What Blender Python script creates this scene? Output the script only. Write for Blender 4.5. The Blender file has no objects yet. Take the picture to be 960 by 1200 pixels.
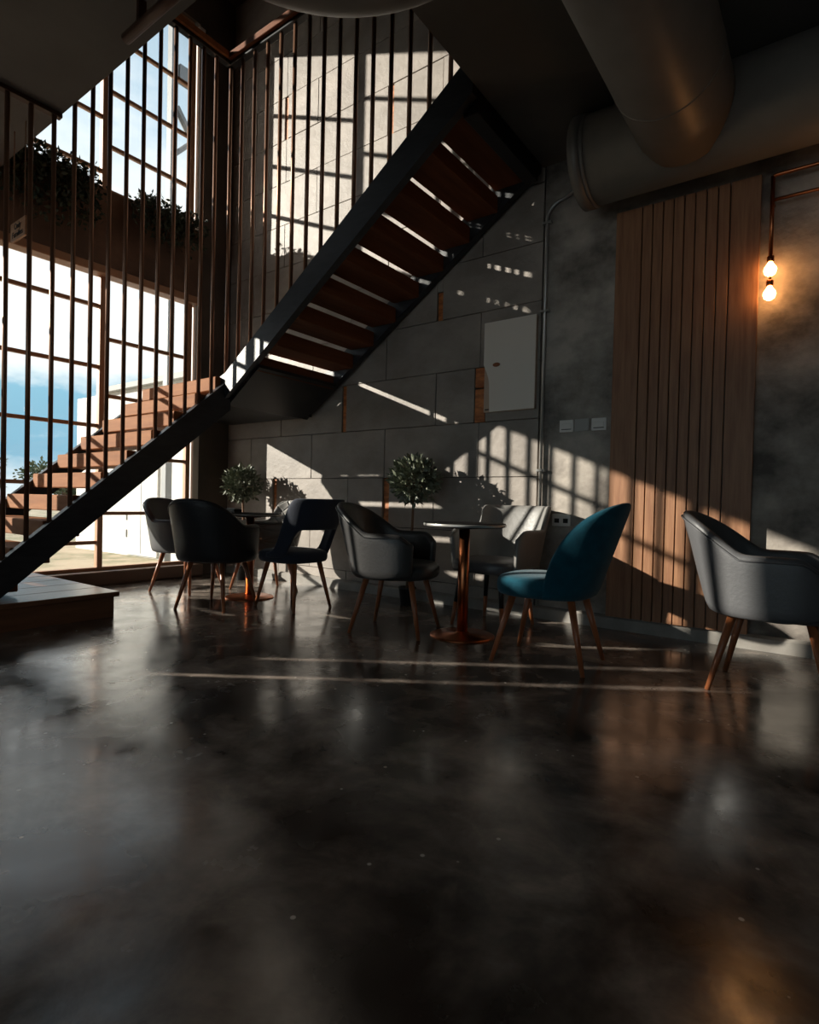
import bpy, math, random
from mathutils import Vector, Matrix
random.seed(7)
PI = math.pi
scene = bpy.context.scene
C = scene.collection

# ------------------------------------------------------------------ camera
CAM_H = 0.84
FPX = 673.0
yaw, pitch, roll = (math.radians(a) for a in (36.236, -0.967, 1.325))
fwd = Vector((-math.sin(yaw)*math.cos(pitch), math.cos(yaw)*math.cos(pitch), math.sin(pitch)))
r0 = Vector((math.cos(yaw), math.sin(yaw), 0)); u0 = r0.cross(fwd)
right = r0*math.cos(roll) + u0*math.sin(roll); up = right.cross(fwd)
cd = bpy.data.cameras.new('camera'); cam = bpy.data.objects.new('camera', cd); C.objects.link(cam)
cd.sensor_fit = 'HORIZONTAL'; cd.sensor_width = 36.0; cd.lens = 36.0*FPX/960.0
cd.clip_start = 0.02; cd.clip_end = 400
M = Matrix.Identity(4)
for i in range(3):
    M[i][0] = right[i]; M[i][1] = up[i]; M[i][2] = -fwd[i]
M[2][3] = CAM_H
cam.matrix_world = M
scene.camera = cam

# ------------------------------------------------------------------ sky, sun, exposure
SUN_DIR = Vector((1.42, 1.0, -0.585)).normalized()
sd = bpy.data.lights.new('sun', 'SUN'); sun = bpy.data.objects.new('sun', sd); C.objects.link(sun)
sd.energy = 5.0; sd.angle = math.radians(0.55); sd.color = (1.0, 0.92, 0.81)
sun.rotation_euler = SUN_DIR.to_track_quat('-Z', 'Y').to_euler()
sun.location = (-12, -6, 9)
SKY = 0.69
w = bpy.data.worlds.new('sky'); scene.world = w; w.use_nodes = True
nt = w.node_tree; nt.nodes.clear()
def wn(t, **k):
    n = nt.nodes.new(t)
    for a, b in k.items(): setattr(n, a, b)
    return n
out = wn('ShaderNodeOutputWorld'); bg = wn('ShaderNodeBackground'); tc = wn('ShaderNodeTexCoord')
sx = wn('ShaderNodeSeparateXYZ'); nt.links.new(tc.outputs['Generated'], sx.inputs[0])
ns = wn('ShaderNodeTexNoise'); ns.inputs['Scale'].default_value = 3.2; ns.inputs['Detail'].default_value = 7; ns.inputs['Roughness'].default_value = .6
mp = wn('ShaderNodeMapping'); mp.inputs['Scale'].default_value = (1, 1, 2.6); mp.inputs['Location'].default_value = (.3, .9, .2)
nt.links.new(tc.outputs['Generated'], mp.inputs[0]); nt.links.new(mp.outputs[0], ns.inputs['Vector'])
# elevation nudged by noise so that the cloud bank has a ragged edge
ad = wn('ShaderNodeMath', operation='MULTIPLY_ADD'); ad.inputs[1].default_value = .16; ad.inputs[2].default_value = -.08
nt.links.new(ns.outputs['Fac'], ad.inputs[0])
el = wn('ShaderNodeMath', operation='ADD'); nt.links.new(sx.outputs['Z'], el.inputs[0]); nt.links.new(ad.outputs[0], el.inputs[1])
rp = wn('ShaderNodeValToRGB'); cr = rp.color_ramp
stops = [(0.0, (.62, .70, .74)), (.05, (.22, .42, .55)), (.15, (.25, .48, .62)), (.20, (.85, .86, .85)), (.40, (.86, .87, .86)), (.50, (.52, .66, .77)), (.75, (.42, .55, .68)), (1.0, (.40, .50, .62))]
while len(cr.elements) < len(stops): cr.elements.new(.5)
for e, (p, c) in zip(cr.elements, stops): e.position = p; e.color = (*c, 1)
nt.links.new(el.outputs[0], rp.inputs[0])
cl = wn('ShaderNodeValToRGB'); cl.color_ramp.elements[0].position = .47; cl.color_ramp.elements[1].position = .68
nt.links.new(ns.outputs['Fac'], cl.inputs[0])
mx = wn('ShaderNodeMix', data_type='RGBA'); mx.inputs['B'].default_value = (.9, .92, .93, 1)
nt.links.new(cl.outputs['Color'], mx.inputs['Factor']); nt.links.new(rp.outputs[0], mx.inputs['A'])
nt.links.new(mx.outputs['Result'], bg.inputs['Color']); bg.inputs['Strength'].default_value = SKY
nt.links.new(bg.outputs[0], out.inputs[0])
vs = scene.view_settings
vs.view_transform = 'Standard'; vs.look = 'None'; vs.gamma = 1.0; vs.use_curve_mapping = False
vs.exposure = 1.0

# ------------------------------------------------------------------ materials
def srgb(r, g, b): return tuple((c/255/12.92 if c/255 <= .04045 else ((c/255+.055)/1.055)**2.4) for c in (r, g, b))
MAT = {}
def mat(name, col, rough=.6, metal=0.0, spec=.5, noise=None, bump=None, coat=0, sheen=0):
    """noise=(scale, colour2, stretch, lo, hi); bump=(scale, strength, stretch)"""
    m = bpy.data.materials.new(name); m.use_nodes = True
    t = m.node_tree; b = t.nodes['Principled BSDF']
    b.inputs['Base Color'].default_value = (*col, 1); b.inputs['Roughness'].default_value = rough
    b.inputs['Metallic'].default_value = metal; b.inputs['Specular IOR Level'].default_value = spec
    b.inputs['Coat Weight'].default_value = coat; b.inputs['Coat Roughness'].default_value = .15
    b.inputs['Sheen Weight'].default_value = sheen
    co = t.nodes.new('ShaderNodeTexCoord')
    def nz(scale, stretch, detail=6, rgh=.6):
        mpn = t.nodes.new('ShaderNodeMapping'); mpn.inputs['Scale'].default_value = stretch
        t.links.new(co.outputs['Object'], mpn.inputs[0])
        n = t.nodes.new('ShaderNodeTexNoise'); n.inputs['Scale'].default_value = scale; n.inputs['Detail'].default_value = detail; n.inputs['Roughness'].default_value = rgh
        t.links.new(mpn.outputs[0], n.inputs['Vector']); return n
    if noise:
        sc, c2, st, lo, hi = noise
        n = nz(sc, st); r = t.nodes.new('ShaderNodeValToRGB')
        r.color_ramp.elements[0].position = lo; r.color_ramp.elements[1].position = hi
        r.color_ramp.elements[0].color = (*col, 1); r.color_ramp.elements[1].color = (*c2, 1)
        t.links.new(n.outputs['Fac'], r.inputs[0]); t.links.new(r.outputs[0], b.inputs['Base Color'])
    if bump:
        sc, s, st = bump
        n = nz(sc, st, 8, .65); bp = t.nodes.new('ShaderNodeBump'); bp.inputs['Strength'].default_value = s; bp.inputs['Distance'].default_value = .02
        t.links.new(n.outputs['Fac'], bp.inputs['Height']); t.links.new(bp.outputs[0], b.inputs['Normal'])
    MAT[name] = m
    return m
one = (1, 1, 1)
mat('concrete_tile', srgb(134, 125, 117), .55, noise=(2.4, srgb(164, 154, 145), (1, 1, 1.5), .35, .7), bump=(14, .25, one))
mat('wall_base', srgb(40, 38, 36), .9)
mat('plaster', srgb(96, 89, 83), .75, noise=(2.1, srgb(186, 176, 165), (1, 1, 1.2), .36, .64), bump=(9, .35, one))
mat('pier', srgb(66, 58, 52), .75, noise=(2, srgb(92, 80, 70), one, .35, .7), bump=(9, .3, one))
mat('spandrel', srgb(92, 70, 56), .8, noise=(3, srgb(122, 92, 72), one, .4, .7), bump=(10, .3, one))
mat('slab', srgb(92, 88, 84), .8, noise=(1.2, srgb(106, 102, 97), one, .4, .7), bump=(10, .15, one))
mat('upper_ceiling', srgb(70, 58, 50), .85)
mat('baseboard', srgb(128, 123, 117), .5, noise=(6, srgb(150, 145, 138), one, .4, .7))
mat('panel_wood', srgb(128, 86, 60), .5, noise=(5, srgb(170, 124, 90), (7, 7, .45), .3, .72), bump=(22, .12, (6, 6, .4)))
mat('tread_wood', srgb(130, 80, 44), .7, spec=.2, noise=(4, srgb(158, 104, 62), (.5, 6, 6), .3, .72), bump=(20, .1, (.5, 6, 6)))
mat('tread_wood_side', srgb(98, 55, 32), .7, spec=.2, noise=(4, srgb(124, 74, 46), (6, .5, 6), .3, .72), bump=(20, .1, (6, .5, 6)))
mat('platform_wood', srgb(104, 66, 44), .28, noise=(3, srgb(134, 90, 62), (6, .6, 6), .3, .72), bump=(15, .08, (6, .5, 6)))
mat('leg_wood', srgb(126, 70, 40), .35, noise=(9, srgb(162, 98, 60), (4, 4, .4), .3, .7))
mat('niche_wood', srgb(206, 128, 70), .5, noise=(10, srgb(158, 92, 48), (1, 1, 3), .4, .6))
mat('frame_bronze', srgb(164, 122, 92), .5, metal=.1)
mat('kerb', srgb(98, 76, 62), .5)
mat('rod_bronze', srgb(140, 104, 82), .36, metal=.65)
mat('stringer_black', srgb(36, 38, 42), .42, noise=(8, srgb(50, 52, 56), (1, 1, 4), .35, .7), bump=(18, .12, (1, 1, 5)))
mat('black_metal', srgb(22, 22, 23), .4)
mat('copper', srgb(186, 112, 72), .28, metal=1.0)
mat('dark_copper', srgb(70, 44, 33), .5, metal=.5)
mat('duct', srgb(132, 126, 119), .45, metal=.2, noise=(2, srgb(112, 107, 101), one, .35, .7))
mat('steel', srgb(178, 176, 172), .3, metal=.55)
mat('leather_black', srgb(58, 57, 57), .34, bump=(60, .12, one))
mat('leather_grey', srgb(84, 84, 86), .4, bump=(60, .12, one))
mat('leather_dark', srgb(34, 34, 37), .45, bump=(60, .12, one))
mat('leather_pale', srgb(122, 120, 117), .38, bump=(55, .15, one))
mat('fabric_navy', srgb(26, 33, 50), .85, sheen=.15, bump=(160, .15, one))
mat('velvet_teal', srgb(5, 58, 74), .9, sheen=.12, spec=.2, noise=(14, srgb(9, 74, 90), one, .35, .7), bump=(150, .18, one))
mat('table_black', srgb(20, 19, 19), .55, spec=.1)
mat('pot', srgb(30, 30, 31), .55)
mat('soil', srgb(42, 30, 22), .95)
mat('bark', srgb(112, 84, 62), .85, bump=(30, .3, (3, 3, .6)))
mat('leaf', srgb(70, 80, 62), .4, noise=(30, srgb(128, 132, 112), one, .35, .65))
mat('leaf_dark', srgb(34, 44, 34), .6, noise=(25, srgb(60, 72, 50), one, .35, .65))
mat('tree_leaf', srgb(72, 86, 62), .7, noise=(2, srgb(110, 118, 88), one, .35, .65))
mat('plastic_white', srgb(232, 227, 220), .4)
mat('plastic_grey', srgb(176, 172, 166), .35)
mat('board_cover', srgb(236, 226, 214), .45)
mat('board_back', srgb(196, 170, 148), .5)
mat('ink', srgb(40, 34, 30), .7)
mat('sign_wood', srgb(178, 130, 92), .6, noise=(8, srgb(150, 104, 70), (1, 1, 5), .35, .7))
mat('cord', srgb(120, 86, 62), .7)
mat('render_white', srgb(212, 210, 206), .8)
mat('roof_grey', srgb(150, 150, 148), .7)
mat('galvanised', srgb(128, 130, 132), .6)
mat('ground', srgb(176, 158, 134), .9, noise=(1.2, srgb(118, 116, 84), one, .45, .6))
mat('reveal_white', srgb(214, 210, 204), .6)

# polished concrete floor: cloudy colour, blotchy polish, scattered pale chips
def floor_mat():
    m = bpy.data.materials.new('polished_floor'); m.use_nodes = True; t = m.node_tree; b = t.nodes['Principled BSDF']
    co = t.nodes.new('ShaderNodeTexCoord'); L = t.links.new
    def N(kind, **k):
        n = t.nodes.new(kind)
        for a, v in k.items():
            n.inputs[a].default_value = v
        return n
    n1 = N('ShaderNodeTexNoise', Scale=1.9, Detail=5, Roughness=.55, Distortion=.35); L(co.outputs['Object'], n1.inputs['Vector'])
    r1 = t.nodes.new('ShaderNodeValToRGB'); L(n1.outputs['Fac'], r1.inputs[0])
    r1.color_ramp.interpolation = 'EASE'; r1.color_ramp.elements[0].position = .36; r1.color_ramp.elements[0].color = (*srgb(50, 44, 40), 1)
    r1.color_ramp.elements[1].position = .68; r1.color_ramp.elements[1].color = (*srgb(152, 139, 128), 1)
    v = N('ShaderNodeTexVoronoi', Scale=11.0); v.inputs['Randomness'].default_value = 1; L(co.outputs['Object'], v.inputs['Vector'])
    r2 = t.nodes.new('ShaderNodeValToRGB'); L(v.outputs['Distance'], r2.inputs[0])
    r2.color_ramp.elements[0].position = .05; r2.color_ramp.elements[0].color = (1, 1, 1, 1)
    r2.color_ramp.elements[1].position = .075; r2.color_ramp.elements[1].color = (0, 0, 0, 1)
    sp = t.nodes.new('ShaderNodeSeparateColor'); L(v.outputs['Color'], sp.inputs[0])
    th = t.nodes.new('ShaderNodeMath'); th.operation = 'GREATER_THAN'; th.inputs[1].default_value = .5; L(sp.outputs[0], th.inputs[0])
    mu = t.nodes.new('ShaderNodeMath'); mu.operation = 'MULTIPLY'; L(r2.outputs[0], mu.inputs[0]); L(th.outputs[0], mu.inputs[1])
    mxx = t.nodes.new('ShaderNodeMix'); mxx.data_type = 'RGBA'; mxx.inputs['B'].default_value = (*srgb(206, 198, 188), 1)
    n5 = N('ShaderNodeTexNoise', Scale=5.5, Detail=9, Roughness=.68, Distortion=.4); L(co.outputs['Object'], n5.inputs['Vector'])
    m5 = t.nodes.new('ShaderNodeMapRange'); m5.inputs['From Min'].default_value = .33; m5.inputs['From Max'].default_value = .67; m5.inputs['To Min'].default_value = .45; m5.inputs['To Max'].default_value = 1.35
    L(n5.outputs['Fac'], m5.inputs['Value'])
    v5 = t.nodes.new('ShaderNodeVectorMath'); v5.operation = 'SCALE'; L(r1.outputs[0], v5.inputs[0]); L(m5.outputs[0], v5.inputs['Scale'])
    L(mu.outputs[0], mxx.inputs['Factor']); L(v5.outputs[0], mxx.inputs['A']); L(mxx.outputs['Result'], b.inputs['Base Color'])
    n2 = N('ShaderNodeTexNoise', Scale=4.0, Detail=6, Roughness=.6); L(co.outputs['Object'], n2.inputs['Vector'])
    r3 = t.nodes.new('ShaderNodeMapRange'); r3.inputs['To Min'].default_value = .09; r3.inputs['To Max'].default_value = .30; r3.inputs['From Min'].default_value = .3; r3.inputs['From Max'].default_value = .7
    L(n2.outputs['Fac'], r3.inputs['Value']); L(r3.outputs[0], b.inputs['Roughness'])
    b.inputs['IOR'].default_value = 1.75
    n3 = N('ShaderNodeTexNoise', Scale=9.0, Detail=8, Roughness=.65); L(co.outputs['Object'], n3.inputs['Vector'])
    bp = N('ShaderNodeBump', Strength=.07, Distance=.01); L(n3.outputs['Fac'], bp.inputs['Height']); L(bp.outputs[0], b.inputs['Normal'])
    return m
MAT['floor'] = floor_mat()

def glass_mat():
    m = bpy.data.materials.new('window_glass'); m.use_nodes = True; t = m.node_tree; t.nodes.clear()
    o = t.nodes.new('ShaderNodeOutputMaterial'); tr = t.nodes.new('ShaderNodeBsdfTransparent'); gl = t.nodes.new('ShaderNodeBsdfGlossy')
    gl.inputs['Roughness'].default_value = .02; tr.inputs['Color'].default_value = (.97, .985, .98, 1)
    fr = t.nodes.new('ShaderNodeFresnel'); fr.inputs['IOR'].default_value = 1.35
    mx = t.nodes.new('ShaderNodeMixShader'); t.links.new(fr.outputs[0], mx.inputs[0]); t.links.new(tr.outputs[0], mx.inputs[1]); t.links.new(gl.outputs[0], mx.inputs[2])
    t.links.new(mx.outputs[0], o.inputs[0]); MAT['glass'] = m
glass_mat()
def emit_mat(name, col, s):
    m = bpy.data.materials.new(name); m.use_nodes = True; b = m.node_tree.nodes['Principled BSDF']
    b.inputs['Base Color'].default_value = (*col, 1); b.inputs['Emission Color'].default_value = (*col, 1); b.inputs['Emission Strength'].default_value = s
    MAT[name] = m
emit_mat('bulb_glow', (1.0, .46, .15), 12.0)
def quilt_mat():
    m = mat('leather_quilted', srgb(150, 147, 143), .4); t = m.node_tree; b = t.nodes['Principled BSDF']
    co = t.nodes.new('ShaderNodeTexCoord'); sx = t.nodes.new('ShaderNodeSeparateXYZ'); t.links.new(co.outputs['Object'], sx.inputs[0])
    def M2(op, a, bb):
        n = t.nodes.new('ShaderNodeMath'); n.operation = op
        for i, v in enumerate((a, bb)):
            if isinstance(v, (int, float)): n.inputs[i].default_value = v
            elif v is not None: t.links.new(v, n.inputs[i])
        return n.outputs[0]
    zz = M2('MULTIPLY', sx.outputs['Z'], .75)
    res = None
    for s in (1, -1):
        a = M2('ADD', M2('MULTIPLY', sx.outputs['Y'], s), zz)
        p = M2('PINGPONG', a, .045)
        g = M2('MINIMUM', M2('DIVIDE', p, .012), 1.0)
        res = g if res is None else M2('MINIMUM', res, g)
    bp = t.nodes.new('ShaderNodeBump'); bp.inputs['Strength'].default_value = .9; bp.inputs['Distance'].default_value = .012
    t.links.new(res, bp.inputs['Height']); t.links.new(bp.outputs[0], b.inputs['Normal'])
quilt_mat()

# ------------------------------------------------------------------ mesh helpers
class MB:
    def __init__(s): s.v = []; s.f = []
    def add(s, vs, fs):
        o = len(s.v); s.v += [tuple(p) for p in vs]; s.f += [tuple(o+i for i in f) for f in fs]; return s
    def box(s, x0, x1, y0, y1, z0, z1, c=0.0):
        if c <= 0:
            return s.add([(x0,y0,z0),(x1,y0,z0),(x1,y1,z0),(x0,y1,z0),(x0,y0,z1),(x1,y0,z1),(x1,y1,z1),(x0,y1,z1)],
                         [(0,3,2,1),(4,5,6,7),(0,1,5,4),(1,2,6,5),(2,3,7,6),(3,0,4,7)])
        # chamfered box: three pairs of inset faces plus the bevel strips
        P = {}
        vs = []
        for ix, (xa, xs) in enumerate(((x0, 1), (x1, -1))):
            for iy, (ya, ys) in enumerate(((y0, 1), (y1, -1))):
                for iz, (za, zs) in enumerate(((z0, 1), (z1, -1))):
                    for k in range(3):
                        q = [xa+xs*c, ya+ys*c, za+zs*c]
                        q[k] = (xa, ya, za)[k]
                        P[ix,iy,iz,k] = len(vs); vs.append(q)
        fs = []
        for k in range(3):
            a, b = [j for j in range(3) if j != k]
            for e in (0, 1):
                loop = []
                for (p, q) in ((0,0),(1,0),(1,1),(0,1)):
                    id_ = [0,0,0]; id_[k] = e; id_[a] = p; id_[b] = q
                    loop.append(P[id_[0],id_[1],id_[2],k])
                flip = (e == 0) ^ (k == 1)
                fs.append(tuple(reversed(loop)) if flip else tuple(loop))
        for k in range(3):
            a, b = [j for j in range(3) if j != k]
            for p in (0, 1):
                for q in (0, 1):
                    A = [0,0,0]; A[a] = p; A[b] = q; B = list(A); A[k] = 0; B[k] = 1
                    loop = [P[(*A, a)], P[(*B, a)], P[(*B, b)], P[(*A, b)]]
                    if (p == q) ^ (k == 1): loop.reverse()
                    fs.append(tuple(loop))
        for ix in (0,1):
            for iy in (0,1):
                for iz in (0,1):
                    l = [P[ix,iy,iz,0], P[ix,iy,iz,1], P[ix,iy,iz,2]]
                    if (ix+iy+iz) % 2 == 1: l.reverse()
                    fs.append(tuple(reversed(l)))
        return s.add(vs, fs)
    def prism(s, poly, axis, a, b):
        """poly: 2-D outline; axis: which axis is extruded from a to b"""
        n = len(poly)
        def p3(q, t):
            if axis == 0: return (t, q[0], q[1])
            if axis == 1: return (q[0], t, q[1])
            return (q[0], q[1], t)
        vs = [p3(q, a) for q in poly] + [p3(q, b) for q in poly]
        fs = [tuple(range(n)), tuple(range(2*n-1, n-1, -1))]
        fs += [(i, n+i, n+(i+1) % n, (i+1) % n) for i in range(n)]
        return s.add(vs, fs)
    def tube(s, pts, rad, n=10, cap=True):
        pts = [Vector(p) for p in pts]; m = len(pts)
        if isinstance(rad, (int, float)): rad = [rad]*m
        vs = []; prev = None
        for i, p in enumerate(pts):
            d = (pts[min(i+1, m-1)] - pts[max(i-1, 0)]).normalized()
            ref = prev if prev is not None else (Vector((0,0,1)) if abs(d.z) < .9 else Vector((1,0,0)))
            u = (ref - d*ref.dot(d)).normalized(); v = d.cross(u); prev = u
            for k in range(n):
                a = 2*PI*k/n; vs.append(p + u*(rad[i]*math.cos(a)) + v*(rad[i]*math.sin(a)))
        fs = [(i*n+k, i*n+(k+1) % n, (i+1)*n+(k+1) % n, (i+1)*n+k) for i in range(m-1) for k in range(n)]
        if cap: fs += [tuple(range(n-1, -1, -1)), tuple(range((m-1)*n, m*n))]
        return s.add(vs, fs)
    def lathe(s, prof, n=24, cx=0, cy=0):
        vs = [(cx+r*math.cos(2*PI*k/n), cy+r*math.sin(2*PI*k/n), z) for r, z in prof for k in range(n)]
        m = len(prof)
        fs = [(i*n+k, i*n+(k+1) % n, (i+1)*n+(k+1) % n, (i+1)*n+k) for i in range(m-1) for k in range(n)]
        fs += [tuple(range(n-1, -1, -1)), tuple(range((m-1)*n, m*n))]
        return s.add(vs, fs)
    def mesh(s, name, m, smooth=False):
        me = bpy.data.meshes.new(name); me.from_pydata(s.v, [], s.f); me.update()
        me.materials.append(MAT[m])
        if smooth: me.polygons.foreach_set('use_smooth', [True]*len(me.polygons))
        return me
    def build(s, name, m, parent=None, smooth=False, sub=0, bevel=0, loc=None):
        o = bpy.data.objects.new(name, s.mesh(name, m, smooth)); C.objects.link(o)
        if parent: o.parent = parent
        if loc: o.location = loc
        if bevel:
            md = o.modifiers.new('bevel', 'BEVEL'); md.width = bevel; md.segments = 2; md.limit_method = 'ANGLE'
        if sub:
            md = o.modifiers.new('subsurf', 'SUBSURF'); md.levels = sub; md.render_levels = sub
        return o
def inst(name, me, parent=None, loc=(0,0,0), rot=(0,0,0)):
    o = bpy.data.objects.new(name, me); C.objects.link(o); o.location = loc; o.rotation_euler = rot
    if parent: o.parent = parent
    return o
def tag(o, label, cat=None, group=None, kind=None):
    o['label'] = label
    if cat: o['category'] = cat
    if group: o['group'] = group
    if kind: o['kind'] = kind
    return o
def empty(name, loc=(0,0,0), rz=0):
    o = bpy.data.objects.new(name, None); C.objects.link(o); o.location = loc; o.rotation_euler = (0,0,rz); o.empty_display_size = .1
    return o
def struct(o, label, cat): return tag(o, label, cat, kind='structure')

# ------------------------------------------------------------------ the room shell
XW, YB = -5.55, 4.05          # window wall, back wall
XR, YF = 4.2, -5.5; FX0, FX1 = -3.8, 3.4            # right and front walls, out of view
ZC, ZT = 3.36, 6.35           # ground-floor ceiling, top of the stairwell
XS, YS = -4.2, 3.03           # inner corner of the stair
struct(MB().box(XW-.25, XR, YF, YB+.2, -.12, 0).build('floor', 'floor'), 'dark polished concrete floor reflecting the window', 'floor')

# back wall: base slab, cement tiles left of the conduit, plaster to the right
wb = struct(MB().box(XW-.25, XR, YB+.03, YB+.3, 0, ZT+.2).build('wall_back', 'wall_base'), 'tall back wall of grey cement tiles and plaster behind the stair', 'wall')
MB().box(-1.775, XR, YB, YB+.031, 0, ZT).build('plaster_face', 'plaster', wb)
zs = [0.0, .175]
while zs[-1] < ZT: zs.append(round(zs[-1]+.44, 3))
zs[-1] = ZT
JA = [-4.66, -3.70, -2.72]; JB = [-5.14, -4.20, -3.265, -2.30]
niches = {(.615, -3.24): .07, (1.495, -3.77): .055, (1.495, -2.295): .10, (2.375, -2.70): .055, (4.135, -3.28): .06, (4.575, -4.665): .05, (.615, -4.74): .06}
def niche_row(z0):
    return {x: w_ for (z, x), w_ in niches.items() if abs(z-z0) < .06}
for r in range(len(zs)-1):
    z0, z1 = zs[r], zs[r+1]
    js = sorted([XW] + list(JA if r % 2 == 0 else JB) + [-1.785])
    nr = niche_row(z0)
    segs = []
    edges = [(x, x) for x in js]
    for x, w_ in nr.items():
        best = min(range(1, len(edges)-1), key=lambda i: abs((edges[i][0]+edges[i][1])/2 - x))
        if abs(edges[best][0]-x) < .3: edges[best] = (x-w_/2, x+w_/2)
        else: edges.append((x-w_/2, x+w_/2)); edges.sort()
    for a, b in zip(edges, edges[1:]):
        g = .0025
        dy = random.uniform(-.0025, .0025)
        MB().box(a[1]+g, b[0]-g, YB+dy, YB+.031, z0+g, z1-g, .002).build('cement_tile', 'concrete_tile', wb)
for (z0, x), w_ in niches.items():
    z1 = z0+.44
    if z0 == 2.375: MB().box(x-w_/2, x+w_/2, YB+.002, YB+.031, z0+.24, z1, 0).build('cement_tile', 'concrete_tile', wb); z1 = z0+.24
    if z0 == 1.495 and x > -3:
        for a, b in ((z0, z0+.27), (z0+.28, z1)): tag(MB().box(x-w_/2+.004, x+w_/2-.004, YB+.004, YB+.031, a, b-.004, .002).build('niche_block', 'niche_wood', wb), 'orange wooden block set in the tiles')
    else:
        o = MB().box(x-w_/2+.003, x+w_/2-.003, YB+.016, YB+.031, z0+.003, z1-.003).build('niche_block', 'niche_wood', wb)
        o['label'] = 'narrow wooden strip recessed between tiles'

# skirting along the back wall
struct(MB().prism([(YB, 0), (YB-.045, 0), (YB-.045, .075), (YB-.03, .09), (YB, .09)], 0, XW+.06, XR).build('baseboard_back', 'baseboard'), 'grey rendered skirting along the foot of the back wall', 'baseboard')

# window wall (left): pier, spandrel, jambs, low kerb; windows are set in it
WY0, WY1 = -2.5, 3.60         # the glazed length (lower windows start at .95)
wl = MB()
wl.box(XW-.22, XW, 3.69, YB+.03, 0, ZT+.2)                 # pier by the corner
wl = struct(wl.build('wall_left', 'pier'), 'dark concrete window wall beside the stair', 'wall')
MB().box(XW-.20, XW-.005, WY0-.6, 3.69, 2.955, 3.70).build('spandrel', 'spandrel', wl)
MB().box(XW-.22, XW+.0, WY0-.6, 3.69, 5.87, ZT+.2).build('head_band', 'pier', wl)
MB().box(XW-.22, XW, YF, WY0-.05, 0, ZT+.2).build('side_wall', 'pier', wl)
# unseen wall left of the stair: blocks, high glass, slits invented to shape sunlight
for a, b, z0, z1 in ((.10, .92, 0, 1.70), (-.22, .10, 0, 2.14), (-.61, -.45, 0, 2.45), (-1.0, -.80, 0, 2.45), (WY0-.05, -1.0, 0, 2.955), (-.42, -.22, 0, 1.3), (-.42, -.22, 2.13, 2.14), (-.45, -.42, 0, 2.14), (-.80, -.61, 0, 1.2), (-.80, -.61, 2.25, 2.45), (WY0-.05, 1.32, 3.70, 5.87)):
    MB().box(XW-.22, XW, a, b, z0, z1).build('sun_mask_block', 'pier', wl)
MB().box(XW-.17, XW-.02, 3.62, 3.692, .13, 2.955).build('white_reveal', 'reveal_white', wl)
MB().box(XW-.17, XW-.02, 3.62, 3.692, 3.70, 5.87).build('white_reveal', 'reveal_white', wl)
struct(MB().box(XW-.20, XW+.10, .9, 3.69, 0, .125, .01).build('trim_1', 'kerb'), 'low brown kerb under the tall stair window', 'trim')
struct(MB().box(XW-.10, XW+.05, .95, 3.64, 2.90, 2.975, .008).build('trim_2', 'frame_bronze'), 'brown ledge along the foot of the concrete spandrel', 'trim')

def window(name, label, cols, z0, z1, bars, skipframe=()):
    """cols: mullion positions along Y; bars: for each column the heights of its glazing bars"""
    xo = XW-.07
    m = MB()
    y0, y1 = cols[0], cols[-1]
    for y in cols: m.box(xo-.028, xo+.035, y-.025, y+.025, z0, z1, .004)
    root = struct(m.build(name, 'frame_bronze'), label, 'window')
    for z, nm in ((z0, 'bottom_rail'), (z1, 'top_rail')):
        MB().box(xo-.03, xo+.037, y0, y1, z-.025, z+.025, .004).build(nm, 'frame_bronze', root)
    for (a, b), zz in zip(zip(cols, cols[1:]), bars):
        lv = [z0] + list(zz) + [z1]
        for z in zz: MB().box(xo-.018, xo+.022, a+.02, b-.02, z-.017, z+.017, .004).build('glazing_bar', 'frame_bronze', root)
        for p, q in zip(lv, lv[1:]):
            MB().box(xo-.004, xo+.002, a+.012, b-.012, p+.008, q-.008).build('pane', 'glass', root)
    return root
LA = [.39, .94, 1.495, 2.05, 2.62]; LB = [.667, 1.22, 1.79, 2.33]
UA = [3.885, 4.39, 4.9, 5.41]; UB = [4.15, 4.67, 5.2]
window('window_1', 'tall lower stair window with brown glazing bars', [.95, 1.75, 2.66, 3.57], .13, 2.93, [LA, LA, LB])
window('window_2', 'upper stairwell window above the planted spandrel', [1.35, 1.75, 2.66, 3.57], 3.71, 5.85, [UA, UA, UB])
window('added_window_3', 'unseen high strip window added along the left wall to let sun in', [.10, .52, .95], 1.71, 2.93, [[2.05, 2.5]]*2)  # this and the next two are out of view, added to admit sun
window('added_window_4', 'unseen narrow clerestory window added along the left wall to let sun in', [-1.0, -.72, -.45], 2.46, 2.93, [[]]*2)
window('added_window_6', 'unseen clerestory window added next to the high strip window to let sun in', [-.45, -.17, .10], 2.15, 2.93, [[2.5]]*2)

# ceilings: the ground-floor slab leaves an opening over the stair
cs = struct(MB().box(-1.80, XR, YF, YB+.03, ZC, ZC+.28).build('ceiling', 'slab'), 'dark grey concrete ceiling slab meeting the head of the stair', 'ceiling')
MB().box(XW, -1.80, YF, 1.71, ZC, ZC+.28).build('slab', 'slab', cs)
struct(MB().box(XW-.25, XR, YF, YB+.3, ZT, ZT+.2).build('ceiling_upper', 'upper_ceiling'), 'dark brown ceiling high over the stairwell', 'ceiling')
struct(MB().box(XR, XR+.2, YF, YB+.3, 0, ZT+.2).build('wall_right', 'plaster'), 'plain plaster wall on the right, out of view', 'wall')
wf = MB().box(XW-.22, FX0, YF-.2, YF, 0, ZT+.2)
wf.box(FX1, XR+.2, YF-.2, YF, 0, ZT+.2); wf.box(FX0, FX1, YF-.2, YF, 0, .2); wf.box(FX0, FX1, YF-.2, YF, 3.1, ZT+.2)  # opening left for the added fill-light window
struct(wf.build('wall_front', 'plaster'), 'plaster wall behind the viewer with an opening for the added fill-light window', 'wall')
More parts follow.
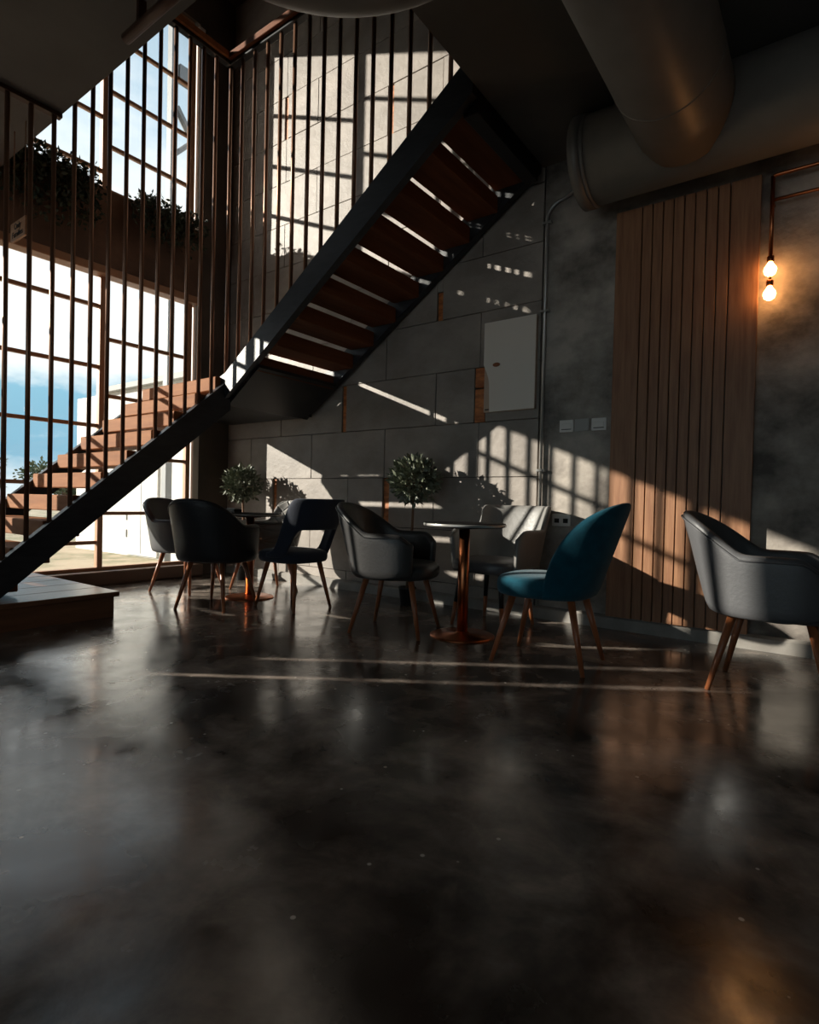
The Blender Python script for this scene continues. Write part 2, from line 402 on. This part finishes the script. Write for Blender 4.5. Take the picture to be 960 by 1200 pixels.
m = MB(); nx = 6
for k in range(nx+1):
    x = FX0+(FX1-FX0)*k/nx; m.box(x-.03, x+.03, YF-.12, YF-.06, .2, 3.1)
w5 = struct(m.build('added_window_5', 'frame_bronze'), 'unseen shopfront-style window added behind the viewer for fill light', 'window')  # unseen glazing, added to bring fill light in from behind the viewer
for z in (.2, 2.2, 3.1): MB().box(FX0, FX1, YF-.12, YF-.06, z-.03, z+.03).build('rail', 'frame_bronze', w5)
for k in range(nx):
    x = FX0+(FX1-FX0)*k/nx
    for p, q in ((.22, 2.18), (2.22, 3.08)): MB().box(x+.02, x+(FX1-FX0)/nx-.02, YF-.093, YF-.087, p, q).build('pane', 'glass', w5)

# ------------------------------------------------------------------ staircase
st = tag(empty('staircase', (XS, YS, 0)), 'L-shaped open-riser staircase with black stringers, wooden treads and tall bronze rods', 'staircase')
def L3(x, y, z): return (x-XS, y-YS, z)
class SB(MB):                      # builds in world coordinates, stored relative to the stair's origin
    def build(s, *a, **k):
        s.v = [L3(*p) for p in s.v]; return MB.build(s, *a, **k)
m1 = .868
def low_top(y): return .414 + m1*(y-1.389)
for x0, x1, dz in ((XS-.03, XS+.03, 0), (-5.46, -5.40, 0)):
    yb = 1.10
    poly = [(yb, max(.18, low_top(yb)-.27)), (yb, max(.18, low_top(yb))), (YS+.02, low_top(YS+.02)), (YS+.02, low_top(YS+.02)-.27), (1.375, .18)]
    poly = [(1.10, .18), (1.13, low_top(1.13)), (YS+.03, low_top(YS+.03)), (YS+.03, low_top(YS+.03)-.27), (1.385, .18)]
    SB().prism(poly, 0, x0, x1).build('stringer', 'stringer_black', st)
m2 = .70
def up_bot(x): return 1.63 + m2*(x+4.2)
for y0, y1 in ((YS-.03, YS+.03), (3.96, 4.02)):
    poly = [(-4.24, 1.64), (-4.24, 1.875), (-4.17, up_bot(-4.17)+.25), (-1.805, up_bot(-1.805)+.25), (-1.805, up_bot(-1.805))]
    SB().prism(poly, 1, y0, y1).build('stringer', 'stringer_black', st)
SB().box(-5.44, XS+.03, YS+.03, 4.02, 1.66, 1.88, .004).build('landing', 'stringer_black', st)
SB().prism([(-4.2, 1.635), (-4.2, 1.66), (-3.80, up_bot(-3.80)+.03), (-3.80, up_bot(-3.80)+.005)], 1, YS+.03, 3.96).build('soffit_plate', 'black_metal', st)
# lower treads climb along the window
for i in range(10):
    yn = 2.95-.187*(i); zt = 1.87-.1725*i
    if zt < .3: break
    SB().box(-5.40, XS-.03, yn, yn+.235, zt-.115, zt, .006).build('tread', 'tread_wood', st)
# upper treads climb along the back wall
for i in range(9):
    xc = -3.96+.2425*i; zt = up_bot(xc)+.22
    SB().box(xc-.135, xc+.135, YS+.03, 3.96, zt-.127, zt, .006).build('tread', 'tread_wood_side', st)
SB().box(-1.90, -1.802, YS+.03, 3.96, 3.22, 3.62, .004).build('header_beam', 'black_metal', st)
# rods
ZR = 4.51
RR = .0155
def rod(x, y, z0, z1):
    me = MB().tube([(0,0,0), (0,0,z1-z0)], RR, 8).mesh('rod', 'rod_bronze', True)
    inst('rod', me, st, L3(x, y, z0))
YR = [1.401, 1.532, 1.668, 1.795, 1.912, 2.031, 2.151, 2.276, 2.401, 2.525, 2.648, 2.768, 2.887]
for y in YR: rod(XS, y, low_top(y)-.01, ZC if y < 1.71 else ZR)
for i in range(15):
    x = -4.2 + .1585*i
    rod(x, YS, (up_bot(x)+.24) if i else 1.86, ZR)
r1_ = SB().box(XS-.028, XS+.028, 1.71, YS+.03, ZR-.03, ZR+.035, .004).build('top_rail', 'black_metal', st)
SB().box(XS+.028, XS+.055, 1.71, YS-.06, ZR+.0, ZR+.05, .003).build('wood_strip', 'tread_wood', r1_)
r2_ = SB().box(XS-.028, -1.80, YS-.028, YS+.028, ZR-.03, ZR+.035, .004).build('top_rail', 'black_metal', st)
SB().box(XS+.028, -1.80, YS-.058, YS-.028, ZR+.0, ZR+.05, .003).build('wood_strip', 'tread_wood_side', r2_)
SB().box(XS-.025, XS+.025, 1.30, 1.71, ZC-.03, ZC-.001, .003).build('bottom_rail', 'dark_copper', st)

# platform at the stair foot: planked top on a plinth
pf = tag(empty('stair_platform', (-4.75, 1.3, 0)), 'low brown wooden platform at the foot of the staircase', 'platform')
MB().box(-.62, .76, -2.2, .70, 0, .14).build('plinth', 'platform_wood', pf)
for k in range(5):
    a = -.65+.287*k
    MB().box(a, a+.283, -2.23, .73, .14, .175, .004).build('plank', 'platform_wood', pf)

# ------------------------------------------------------------------ wood panel on the wall
X_E = [-1.235, -1.062, -.996, -.931, -.868, -.805, -.741, -.677, -.613, -.546, -.382]
wp = tag(empty('slatted_wall_panel', (-.81, YB, .09)), 'tall brown wooden wall panel of narrow vertical boards between two wide ones', 'wall panel')
MB().box(-.425+.01, .428-.01, -.03, 0, .0, 2.745).build('backing', 'black_metal', wp)
for a, b in zip(X_E, X_E[1:]):
    MB().box(a+.81+.0035, b+.81-.0035, -.058, -.03, 0, 2.75, .002).build('board', 'panel_wood', wp, loc=(0, 0, random.uniform(-.002, .002)))

# ------------------------------------------------------------------ wall fittings
# conduit with saddles
cdt = tag(empty('conduit_pipe', (-1.75, YB, 0)), 'shiny steel conduit running up the wall and bending towards the duct', 'pipe')
pts = [(0, -.02, .09), (0, -.02, 2.95)]
for k in range(1, 7):
    a = k/6*PI/2; pts.append((.12*(1-math.cos(a)), -.02, 2.95+.12*math.sin(a)))
pts += [(.22, -.06, 3.09), (.40, -.12, 3.12)]
MB().tube(pts, .0125, 10).build('tube', 'steel', cdt, True)
for z in (1.10, 2.28, 2.93):
    MB().box(-.035, .035, -.036, 0, z-.009, z+.009, .002).build('saddle', 'steel', cdt)
# distribution board cover
db = tag(empty('distribution_board', (-2.025, YB, 1.915)), 'pale rectangular electrical board cover with a curved cut at its lower left', 'electrical board')
MB().box(-.218, .218, -.03, 0, -.35, .35, .003).build('housing', 'board_back', db)
cover = [(.218, -.35), (.218, .35), (-.218, .35), (-.218, .03)]
for k in range(9):
    t_ = k/8; cover.append((-.218+.052*math.sin(t_*PI/2)**1.0 + (.008 if t_ > .8 else 0)*0, .02-.17*t_))
cover += [(-.160, -.35)]
MB().prism([(a, b) for a, b in cover], 1, -.042, -.030).build('cover', 'board_cover', db)
MB().prism([(-.105+.032*math.cos(a*PI/8), .012+.016*math.sin(a*PI/8)) for a in range(16)], 1, -.0455, -.042).build('badge', 'leg_wood', db)
MB().box(-.205, -.17, -.032, -.030, -.335, -.325).build('maker_mark', 'ink', db)
# switches
for k, (x, kind) in enumerate(((-1.565, 0), (-1.447, 1), (-1.33, 0))):
    sw = empty('wall_switch', (x, YB, 1.42))
    tag(sw, ['white rocker switch nearest the steel conduit', 'grey plate with a round dimmer knob between two rocker switches', 'white rocker switch nearest the wooden wall panel'][k], 'switch', 'row of three wall switches')
    MB().box(-.052, .052, -.012, 0, -.044, .044, .003).build('plate', 'plastic_grey' if kind else 'plastic_white', sw)
    if kind: MB().lathe([(.019, 0), (.019, .012), (.016, .02), (.001, .021)], 16).build('knob', 'plastic_white', sw, True).rotation_euler = (PI/2, 0, 0); sw.children[-1].location = (0, -.012, 0)
    else:
        MB().box(-.037, .037, -.017, -.012, -.022, .016, .002).build('rocker', 'plastic_white', sw)
        MB().box(-.037, .037, -.0125, -.0118, -.027, -.022).build('gap', 'ink', sw)
so = tag(empty('wall_socket', (-1.585, YB, .735)), 'white power socket low on the wall above the teal chair', 'socket')
MB().box(-.07, .07, -.012, 0, -.044, .044, .003).build('plate', 'plastic_white', so)
for x in (-.033, .033):
    MB().box(x-.018, x+.018, -.0135, -.012, -.02, .012).build('outlet', 'ink', so)
    MB().box(x-.012, x+.012, -.017, -.012, .022, .034, .001).build('rocker', 'plastic_white', so)

# copper-pipe wall lamp with two bare bulbs
lp = tag(empty('copper_pipe_lamp', (-.325, YB, 2.79)), 'copper pipe wall lamp with two glowing bare bulbs', 'lamp')
MB().tube([(0, -.09, 0), (0, -.09, -.46)], .011, 10).build('pipe', 'copper', lp, True)
MB().tube([(0, -.09, 0), (.02, -.09, .006), (1.3, -.09, .006)], .011, 10).build('pipe', 'copper', lp, True)
MB().tube([(0, -.085, -.135), (1.3, -.085, -.135)], .010, 10).build('pipe', 'copper', lp, True)
for x in (.35, 1.2): MB().tube([(x, -.09, .006), (x, 0, .006)], .009, 8).build('bracket', 'copper', lp, True)
MB().tube([(0, -.09, -.135), (0, 0, -.135)], .009, 8).build('bracket', 'copper', lp, True)
for zb in (-.46, -.60):
    MB().lathe([(.012, zb+.0), (.019, zb-.004), (.019, zb-.03), (.016, zb-.036)], 14, 0, -.09).build('lamp_holder', 'copper', lp, True)
    MB().lathe([(.012, zb-.036), (.016, zb-.045), (.032, zb-.07), (.034, zb-.085), (.028, zb-.105), (.012, zb-.117), (.001, zb-.119)], 16, 0, -.09).build('bulb', 'bulb_glow', lp, True)
    if zb == -.46: MB().tube([(0, -.09, zb-.115), (0, -.09, -.60)], .007, 8).build('pipe', 'copper', lp, True)

# ------------------------------------------------------------------ ducts
def duct_rings(m, pts, r, n=40): m.tube(pts, r, n, True)
dw = tag(empty('air_duct', (-1.36, 3.70, 3.07)), 'fat grey round air duct along the top of the back wall', 'duct')
MB().tube([(.0, 0, 0), (5.4, 0, 0)], .265, 48).build('duct_body', 'duct', dw, True)
MB().tube([(-.015, 0, 0), (.05, 0, 0)], .278, 48).build('collar', 'duct', dw, True)
MB().tube([(.055, 0, 0), (.075, 0, 0)], .272, 48).build('seam_band', 'duct', dw, True)
MB().tube([(1.62, 0, 0), (1.66, 0, 0)], .272, 48).build('seam_band', 'duct', dw, True)
db2 = tag(empty('air_duct', (-.73, 3.58, 3.07)), 'fat grey round air duct coming towards the viewer and joining the wall duct', 'duct')
MB().tube([(0, -.0, 0), (0, -.25, 0), (0, -6.5, 0)], .265, 48).build('duct_body', 'duct', db2, True)
for y in (-.48, -1.9, -3.3): MB().tube([(0, y, 0), (0, y-.012, 0)], .268, 48).build('seam_band', 'duct', db2, True)
el_ = tag(empty('duct_elbow', (-1.28, 1.20, 3.09)), 'curved grey duct elbow under the ceiling at the top edge of the picture', 'duct')
arc = [(.60*math.cos(PI*.5+PI*.5*k/14), .60*math.sin(PI*.5+PI*.5*k/14), 0) for k in range(15)]
MB().tube([(.29, .60, 0)] + arc + [(-.60, -3.5, 0)], .25, 40).build('duct_body', 'duct', el_, True)
cp = tag(MB().tube([(-3.05, 1.55, 3.235), (-2.25, 1.55, 3.235)], .026, 14).build('curtain_pole', 'dark_copper', None, True), 'dark bronze pole fixed under the slab at the upper left', 'pole')
for x in (-2.9, -2.35): MB().box(x-.012, x+.012, 1.53, 1.57, 3.24, ZC).build('hanger', 'dark_copper', cp)

# hanging sign
sg = tag(empty('hanging_sign', (-4.565, 1.6, 2.655)), 'small wooden sign hung on two cords below the slab by the window', 'sign')
MB().box(-.125, .125, -.008, .008, -.065, .065, .002).build('board', 'sign_wood', sg)
for x in (-.095, .095): MB().tube([(x, 0, .06), (x, 0, ZC-2.655)], .004, 6).build('cord', 'cord', sg)
for txt, z in (('Only', .008), ('Families', -.045)):
    cu = bpy.data.curves.new('lettering', 'FONT'); cu.body = txt; cu.size = .058; cu.align_x = 'CENTER'; cu.extrude = .001
    to = bpy.data.objects.new('tmp', cu); C.objects.link(to)
    dg = bpy.context.evaluated_depsgraph_get(); me = bpy.data.meshes.new_from_object(to.evaluated_get(dg))
    bpy.data.objects.remove(to)
    me.materials.clear(); me.materials.append(MAT['ink'])
    inst('lettering', me, sg, (0, -.0095, z), (PI/2, 0, 0))

# ------------------------------------------------------------------ chairs
def sup(a, n): return math.copysign(abs(a)**(2.0/n), a)
def shell_mesh(pmax, top, bot, a, b, th, flare, n=2.6, nphi=28, levels=5, pmin=None):
    """wrap-around shell; chair faces +X, phi=0 is the back. top/bot(phi): heights, flare(phi): lean per metre of height"""
    m = MB(); pmin = -pmax if pmin is None else pmin
    rings = []
    for j in range(nphi+1):
        ph = pmin+(pmax-pmin)*j/nphi
        dx, dy = -sup(math.cos(ph), n)*b, sup(math.sin(ph), n)*a
        nl = math.hypot(dx/b/b, dy/a/a); nx, ny = dx/b/b/nl, dy/a/a/nl
        zt, zb_ = top(ph), bot(ph); fl = flare(ph)
        loop = []
        def P(off, z):
            k = fl*(z-.36)
            # lean: backwards on the back, outwards a little on the arms
            return (dx+nx*off+nx*k, dy+ny*off+ny*k*.8, z)
        for i in range(levels+1):
            z = zb_+(zt-zb_)*i/levels
            loop.append(P(0, z))
        loop.append(P(-th*.35, zt+th*.30)); loop.append(P(-th*.75, zt+th*.22))
        for i in range(levels, -1, -1):
            z = zb_+(zt-zb_)*i/levels
            loop.append(P(-th, z))
        rings.append(loop)
    k = len(rings[0])
    vs = [p for l in rings for p in l]
    fs = [(j*k+i, j*k+(i+1) % k, (j+1)*k+(i+1) % k, (j+1)*k+i) for j in range(nphi) for i in range(k)]
    fs += [tuple(range(k)), tuple(range(nphi*k+k-1, nphi*k-1, -1))]
    # caps as quads strips (outer i with inner mirror)
    fs = fs[:-2]
    for base, rev in ((0, False), (nphi*k, True)):
        L_ = levels+1
        outer = list(range(base, base+L_)); inner = list(range(base+k-1, base+k-1-L_, -1))
        for i in range(levels):
            q = (outer[i], inner[i], inner[i+1], outer[i+1])
            fs.append(q if not rev else tuple(reversed(q)))
        q = (outer[-1], inner[-1], base+L_+1, base+L_)
        fs.append(q if not rev else tuple(reversed(q)))
    return m.add(vs, fs)
def pad_mesh(a, b, z0, z1, n=3.2, xo=0, crown=.012, N=32):
    m = MB(); prof = [(.80, z0), (.95, z0+.006), (1.0, z0+(z1-z0)*.3), (1.0, z0+(z1-z0)*.72), (.94, z1-.004), (.7, z1+crown*.6), (.35, z1+crown)]
    vs = []; 
    for s_, z in prof:
        for k in range(N):
            t_ = 2*PI*k/N; vs.append((xo+b*s_*sup(math.cos(t_), n), a*s_*sup(math.sin(t_), n), z))
    fs = [(i*N+k, i*N+(k+1) % N, (i+1)*N+(k+1) % N, (i+1)*N+k) for i in range(len(prof)-1) for k in range(N)]
    fs += [tuple(range(N-1, -1, -1)), tuple(range((len(prof)-1)*N, len(prof)*N))]
    return m.add(vs, fs)
def smooth01(t): t = max(0, min(1, t)); return t*t*(3-2*t)
def legs(root, fx, bx, wy, ztop=.375, m_='leg_wood', r0_=.021, r1_=.0115, tip=None, inset=.65):
    for x in (fx, bx):
        for s_ in (-1, 1):
            p1 = Vector((x*inset, s_*wy*inset+0, ztop)); p0 = Vector((x, s_*wy, 0))
            if tip:
                pm = p0.lerp(p1, tip)
                rm = r1_+(r0_-r1_)*tip
                lg = MB().tube([p1, pm], [r0_, rm], 12).build('leg', 'black_metal', root, True)
                MB().tube([pm, p0], [rm+.0005, r1_], 12).build('leg_tip', m_, lg, True)
            else:
                MB().tube([p1, p0], [r0_, r1_], 12).build('leg', m_, root, True)
D = math.radians
def tub(name, loc, rz, leather, label, group=None, inner=None, square=False):
    c = tag(empty(name, (*loc, 0), rz), label, 'chair', group)
    def top(ph):
        q = abs(ph)
        if square: return .825-.015*(q/D(40))**2*(q < D(40)) - .20*smooth01((q-D(38))/D(26))
        dome = .19*math.cos(min(q/D(74), 1)*PI/2)**1.1
        return .63 + dome - .06*smooth01((q-D(108))/D(24))
    def bot(ph): return .355+.02*smooth01((abs(ph)-D(100))/D(30))
    def fl(ph): return .22*math.cos(min(abs(ph), D(90)))**2+.07
    shell_mesh(D(132), top, bot, .285, .275, .05, fl, 2.5, 36).build('shell', leather, c, True, 1)
    pad_mesh(.245, .255, .35, .455, 2.8, .02).build('seat', inner or leather, c, True, 1)
    # piping along the rim
    pts = []
    for k in range(41):
        ph = -D(122)+D(244)*k/40; n = 2.5
        dx, dy = -sup(math.cos(ph), n)*.275, sup(math.sin(ph), n)*.285
        nl = math.hypot(dx/.275**2, dy/.285**2); nx, ny = dx/.275**2/nl, dy/.285**2/nl
        z = top(ph)-.012; kk = fl(ph)*(z-.36)+.0015
        pts.append((dx+nx*kk, dy+ny*kk*.8, z))
    MB().tube(pts, .004, 6).build('piping', leather, c, True)
    legs(c, .235, -.235, .205, inset=.62)
    return c
LBK = 'leather_black'
tub('tub_armchair', (-4.64, 2.98), D(12), 'leather_grey', 'grey leather tub armchair by the window, half hidden behind the dark tub chair')
tub('tub_armchair', (-3.83, 2.72), D(112), 'leather_dark', 'dark tub armchair with its rounded back to the viewer at the far table')
tub('tub_armchair', (-2.28, 2.98), D(16), LBK, 'black leather tub armchair facing the middle table, striped by sunlight')
tub('tub_armchair', (-.195, 3.17), D(-3), 'leather_grey', 'grey leather tub armchair cut off by the right edge of the picture')
qc = tub('tub_armchair', (-4.18, 3.46), D(254), 'leather_quilted', 'pale armchair with a diamond-quilted back behind the far table', inner='leather_grey', square=True)

# teal chair with a tapering scoop back
c = tag(empty('scoop_back_chair', (-1.215, 2.955, 0), D(184)), 'teal velvet chair with a tapering scoop back beside the wooden wall panel', 'chair')
def top(ph): return .40+.45*max(0, math.cos(ph/D(84)*PI/2))**.62
shell_mesh(D(84), top, lambda ph: .36, .235, .245, .05, lambda ph: .31*math.cos(ph)**2+.03, 2.3, 32).build('backrest', 'velvet_teal', c, True, 1)
pad_mesh(.235, .255, .355, .465, 2.9, .015).build('seat', 'velvet_teal', c, True, 1)
legs(c, .245, -.245, .20, inset=.62)

# navy chair with an arched opening under the backrest
c = tag(empty('open_back_chair', (-3.385, 3.10, 0), D(178)), 'navy chair with an arched opening low in its curved backrest', 'chair')
def top(ph):
    q = abs(ph); return .84+(.43-.84)*smooth01((q-D(40))/D(52))
def bot(ph):
    q = abs(ph); return .40+(.615-.40)*(1-smooth01((q-D(30))/D(34)))
shell_mesh(D(96), top, bot, .245, .25, .038, lambda ph: .32*math.cos(ph)**2+.05, 2.7, 36).build('backrest', 'fabric_navy', c, True, 1)
pad_mesh(.235, .245, .355, .45, 3.0, .01).build('seat', 'fabric_navy', c, True, 1)
legs(c, .235, -.225, .185, inset=.66)

# grey chair with a square back and wing arms, black legs with wooden tips
c = tag(empty('wing_arm_chair', (-1.89, 3.60, 0), D(266)), 'grey leather chair with a square back and wing arms against the wall', 'chair')
def top(ph):
    q = abs(ph); return .825-.165*smooth01((q-D(46))/D(12)) - .06*smooth01((q-D(96))/D(22))
shell_mesh(D(118), top, lambda ph: .40, .275, .25, .042, lambda ph: .28*math.cos(min(abs(ph), D(90)))**2+.10, 3.4, 44).build('shell', 'leather_pale', c, True, 1)
pad_mesh(.245, .245, .37, .46, 3.4, .03).build('seat', 'leather_grey', c, True, 1)
legs(c, .215, -.20, .20, tip=.42, inset=.8)

# ------------------------------------------------------------------ tables
def table(loc, label):
    t_ = tag(empty('round_table', (*loc, 0)), label, 'table', 'round cafe tables')
    MB().lathe([(.205, 0), (.205, .006), (.19, .012), (.05, .018), (.038, .03)], 40).build('base', 'copper', t_, True)
    MB().lathe([(.034, .012), (.034, .69)], 24).build('pole', 'copper', t_, True)
    MB().lathe([(.09, .682), (.09, .69), (.03, .692)], 24).build('bracket', 'black_metal', t_)
    tp = MB().lathe([(.24, .692), (.258, .696), (.26, .712), (.256, .718), (.1, .719)], 48).build('top', 'table_black', t_, True)
    MB().lathe([(.2605, .697), (.2625, .702), (.2625, .710), (.2605, .714)], 48).build('rim', 'steel', tp, True)
table((-1.868, 3.145), 'round black table on a copper pole between the black and teal chairs')
table((-3.97, 3.135), 'round black table on a copper pole among the chairs near the window')
nap = tag(empty('napkin_holder', (-4.10, 3.06, .7195)), 'small black napkin box on the far table', 'napkin box')
MB().box(-.06, .06, -.04, .04, 0, .03, .003).build('tray', 'black_metal', nap)
MB().box(-.05, .05, -.03, .03, .028, .036, .003).build('napkins', 'plastic_grey', nap)

# ------------------------------------------------------------------ plants
def leaf_cloud(m, cx, cy, cz, R_, n, ln, wd, squash=1.0, rnd=random, fill=.55):
    for _ in range(n):
        while True:
            d = Vector((rnd.uniform(-1, 1), rnd.uniform(-1, 1), rnd.uniform(-1, 1)))
            if .05 < d.length < 1: break
        d.normalize(); rr = R_*(fill+(1-fill)*rnd.random())
        p = Vector((cx, cy, cz)) + Vector((d.x*rr, d.y*rr, d.z*rr*squash))
        ax = (d + Vector((rnd.uniform(-.9, .9), rnd.uniform(-.9, .9), rnd.uniform(-.7, .9)))).normalized()
        sd_ = ax.cross(Vector((rnd.uniform(-1, 1), rnd.uniform(-1, 1), rnd.uniform(-1, 1)))).normalized()
        nn = ax.cross(sd_)
        l = ln*rnd.uniform(.7, 1.25); w_ = wd*rnd.uniform(.8, 1.2)
        m.add([p, p+ax*l*.5+sd_*w_*.5+nn*l*.06, p+ax*l, p+ax*l*.5-sd_*w_*.5+nn*l*.06], [(0, 1, 2), (0, 2, 3)])
def topiary(loc, lean, zc, R_, label, n, sd):
    rnd = random.Random(sd)
    t_ = tag(empty('potted_topiary', (*loc, 0)), label, 'potted plant')
    MB().lathe([(.052, 0), (.068, .13), (.073, .135), (.073, .15), (.062, .15), (.058, .135)], 20).build('pot', 'pot', t_, True)
    MB().lathe([(.060, .132), (.058, .138), (.02, .14)], 16).build('soil', 'soil', t_)
    tr = MB().tube([(0, 0, .13), (lean*.3, .0, .4), (lean*.6, .01, .65), (lean, 0, zc)], [.014, .012, .011, .009], 8)
    for k in range(9):
        a = rnd.uniform(0, 2*PI); e = rnd.uniform(-.3, .9)
        tr.tube([(lean, 0, zc-.12+.02*k), (lean+R_*.7*math.cos(a)*math.cos(e), R_*.7*math.sin(a)*math.cos(e), zc-.05+R_*.7*math.sin(e))], [.005, .002], 5)
    tr.build('trunk', 'bark', t_, True)
    m = MB(); leaf_cloud(m, lean, 0, zc, R_*.90, int(n*1.6), .058, .030, .95, rnd, .35)
    o = m.build('foliage', 'leaf', t_); o['kind'] = 'stuff'
topiary((-4.90, 3.78), -.03, .99, .205, 'potted ball-shaped tree by the window pier behind the far table', 620, 3)
topiary((-2.77, 3.77), .05, 1.02, .215, 'potted ball-shaped tree against the tiled wall behind the middle table', 680, 4)

def trailer(y0, y1, z1, lows, label, sd, big=False):
    rnd = random.Random(sd)
    t_ = tag(empty('trailing_plant', (XW+.08, (y0+y1)/2, z1)), label, 'hanging plant')
    yc = (y0+y1)/2
    MB().box(-.10, .03, y0-yc+.02, y1-yc-.02, -.10, 0, .006).build('trough', 'spandrel', t_)
    m = MB(); stm = MB()
    n = int((y1-y0)/.022)
    for i in range(n):
        y = y0+(y1-y0)*(i+rnd.random())/n-yc
        f = (y+yc-y0)/(y1-y0); ln = lows(f)*rnd.uniform(.55, 1.05)
        x = rnd.uniform(.03, .14)
        pts = [(rnd.uniform(-.06, .02), y, -.01), (x*.7, y+rnd.uniform(-.03, .03), .06*rnd.random()), (x, y+rnd.uniform(-.04, .04), -ln*.5), (x*.8, y+rnd.uniform(-.05, .05), -ln)]
        stm.tube(pts, .0025, 4)
        for k in range(int(ln/.012)):
            t2 = rnd.random()
            z = -ln*t2; p = Vector((x+rnd.uniform(-.04, .05), y+rnd.uniform(-.05, .05), z+.02))
            leaf_cloud(m, *p, .012, 1, .06, .032, 1, rnd)
    for _ in range(90):
        p = Vector((rnd.uniform(-.08, .1), rnd.uniform(y0, y1)-yc, rnd.uniform(-.02, .09)))
        leaf_cloud(m, *p, .02, 2, .055, .025, 1, rnd)
    o = m.build('foliage', 'leaf_dark', t_); o['kind'] = 'stuff'
    stm.build('stems', 'bark', t_)
trailer(1.55, 2.52, 3.70, lambda f: .62*(1-.55*abs(f-.6)), 'dark trailing plant spilling over the spandrel below the slab corner', 21)
trailer(2.88, 3.54, 3.70, lambda f: .46*(1-.5*abs(f-.55)), 'dark trailing plant spilling over the spandrel near the window pier', 22)

# ------------------------------------------------------------------ outdoors
struct(MB().box(-90, XW-.22, -60, 60, -.30, -.10).build('ground', 'ground'), 'pale ground with patches of grass outside the window', 'ground')
wbld = tag(empty('white_outbuilding', (-9.0, 4.7, -.1)), 'white rendered outbuilding with a sloping grey roof edge outside the window', 'building')
MB().box(-1.75, 3.2, 0, 3.0, 0, 2.62).build('walls', 'render_white', wbld)
MB().prism([(-.1, 2.62), (3.1, 2.62), (3.1, 2.75), (-.1, 2.70)], 0, -.7, 3.2).build('roof', 'roof_grey', wbld)
dr = MB().box(.02, .92, -.03, 0, .02, 2.05, .004).build('door', 'render_white', wbld)
MB().box(.455, .470, -.034, -.03, .05, 2.0).build('joint', 'roof_grey', dr)
MB().box(.0, .02, -.012, 0, .02, 2.05).build('joint', 'roof_grey', dr)
MB().lathe([(.02, 0), (.035, .02), (.015, .06), (.03, .09), (.01, .13)], 10, .46, -.06).build('ornament', 'roof_grey', dr, True, loc=(0, 0, 1.25))
for z in (.35, .62): MB().box(.04, .06, -.045, -.03, z-.06, z+.06).build('hinge', 'roof_grey', dr)
sf = tag(empty('steel_frame', (-7.0, 4.17, -.1)), 'pale steel post with diagonal braces standing outside the window', 'frame')
MB().box(-.05, .05, -.045, .045, 0, 7.2).build('post', 'galvanised', sf)
MB().box(-.05, .05, .07, 1.2, 6.35, 6.55).build('cross_beam', 'galvanised', sf)
for z0, z1 in ((5.4, 6.4), (3.9, 4.9)):
    MB().tube([(0, .95, z0-.55), (0, .05, z1-.4)], .05, 6).build('brace', 'galvanised', sf)
MB().tube([(0, .95, 6.4), (0, .05, 5.4)], .03, 6).build('brace', 'galvanised', sf)
def tree(loc, h, R_, label, sd):
    rnd = random.Random(sd)
    t_ = tag(empty('bushy_tree', (*loc, -.1)), label, 'tree', 'trees outside')
    tr = MB().tube([(0, 0, 0), (.05, 0, h*.5), (0, .05, h*.8)], [.12, .09, .04], 8); tr.build('trunk', 'bark', t_, True)
    m = MB()
    for _ in range(9):
        leaf_cloud(m, rnd.uniform(-1, 1)*R_*.6, rnd.uniform(-1, 1)*R_*.6, h*.68+rnd.uniform(-.3, .3)*h*.6, R_*.5, 420, .11, .06, .8, rnd, .3)
    o = m.build('crown', 'tree_leaf', t_); o['kind'] = 'stuff'
for k, (x, y, h, R_, lb) in enumerate(((-17, 4.4, 2.05, 1.3, 'leafy grey-green tree outside at the far left of the window'), (-16.5, 6.9, 1.75, 1.0, 'lower grey-green tree outside, second from the left'), (-17.5, 9.2, 1.9, 1.1, 'small grey-green tree outside beside the white outbuilding'))):
    tree((x, y), h, R_, lb, 40+k)
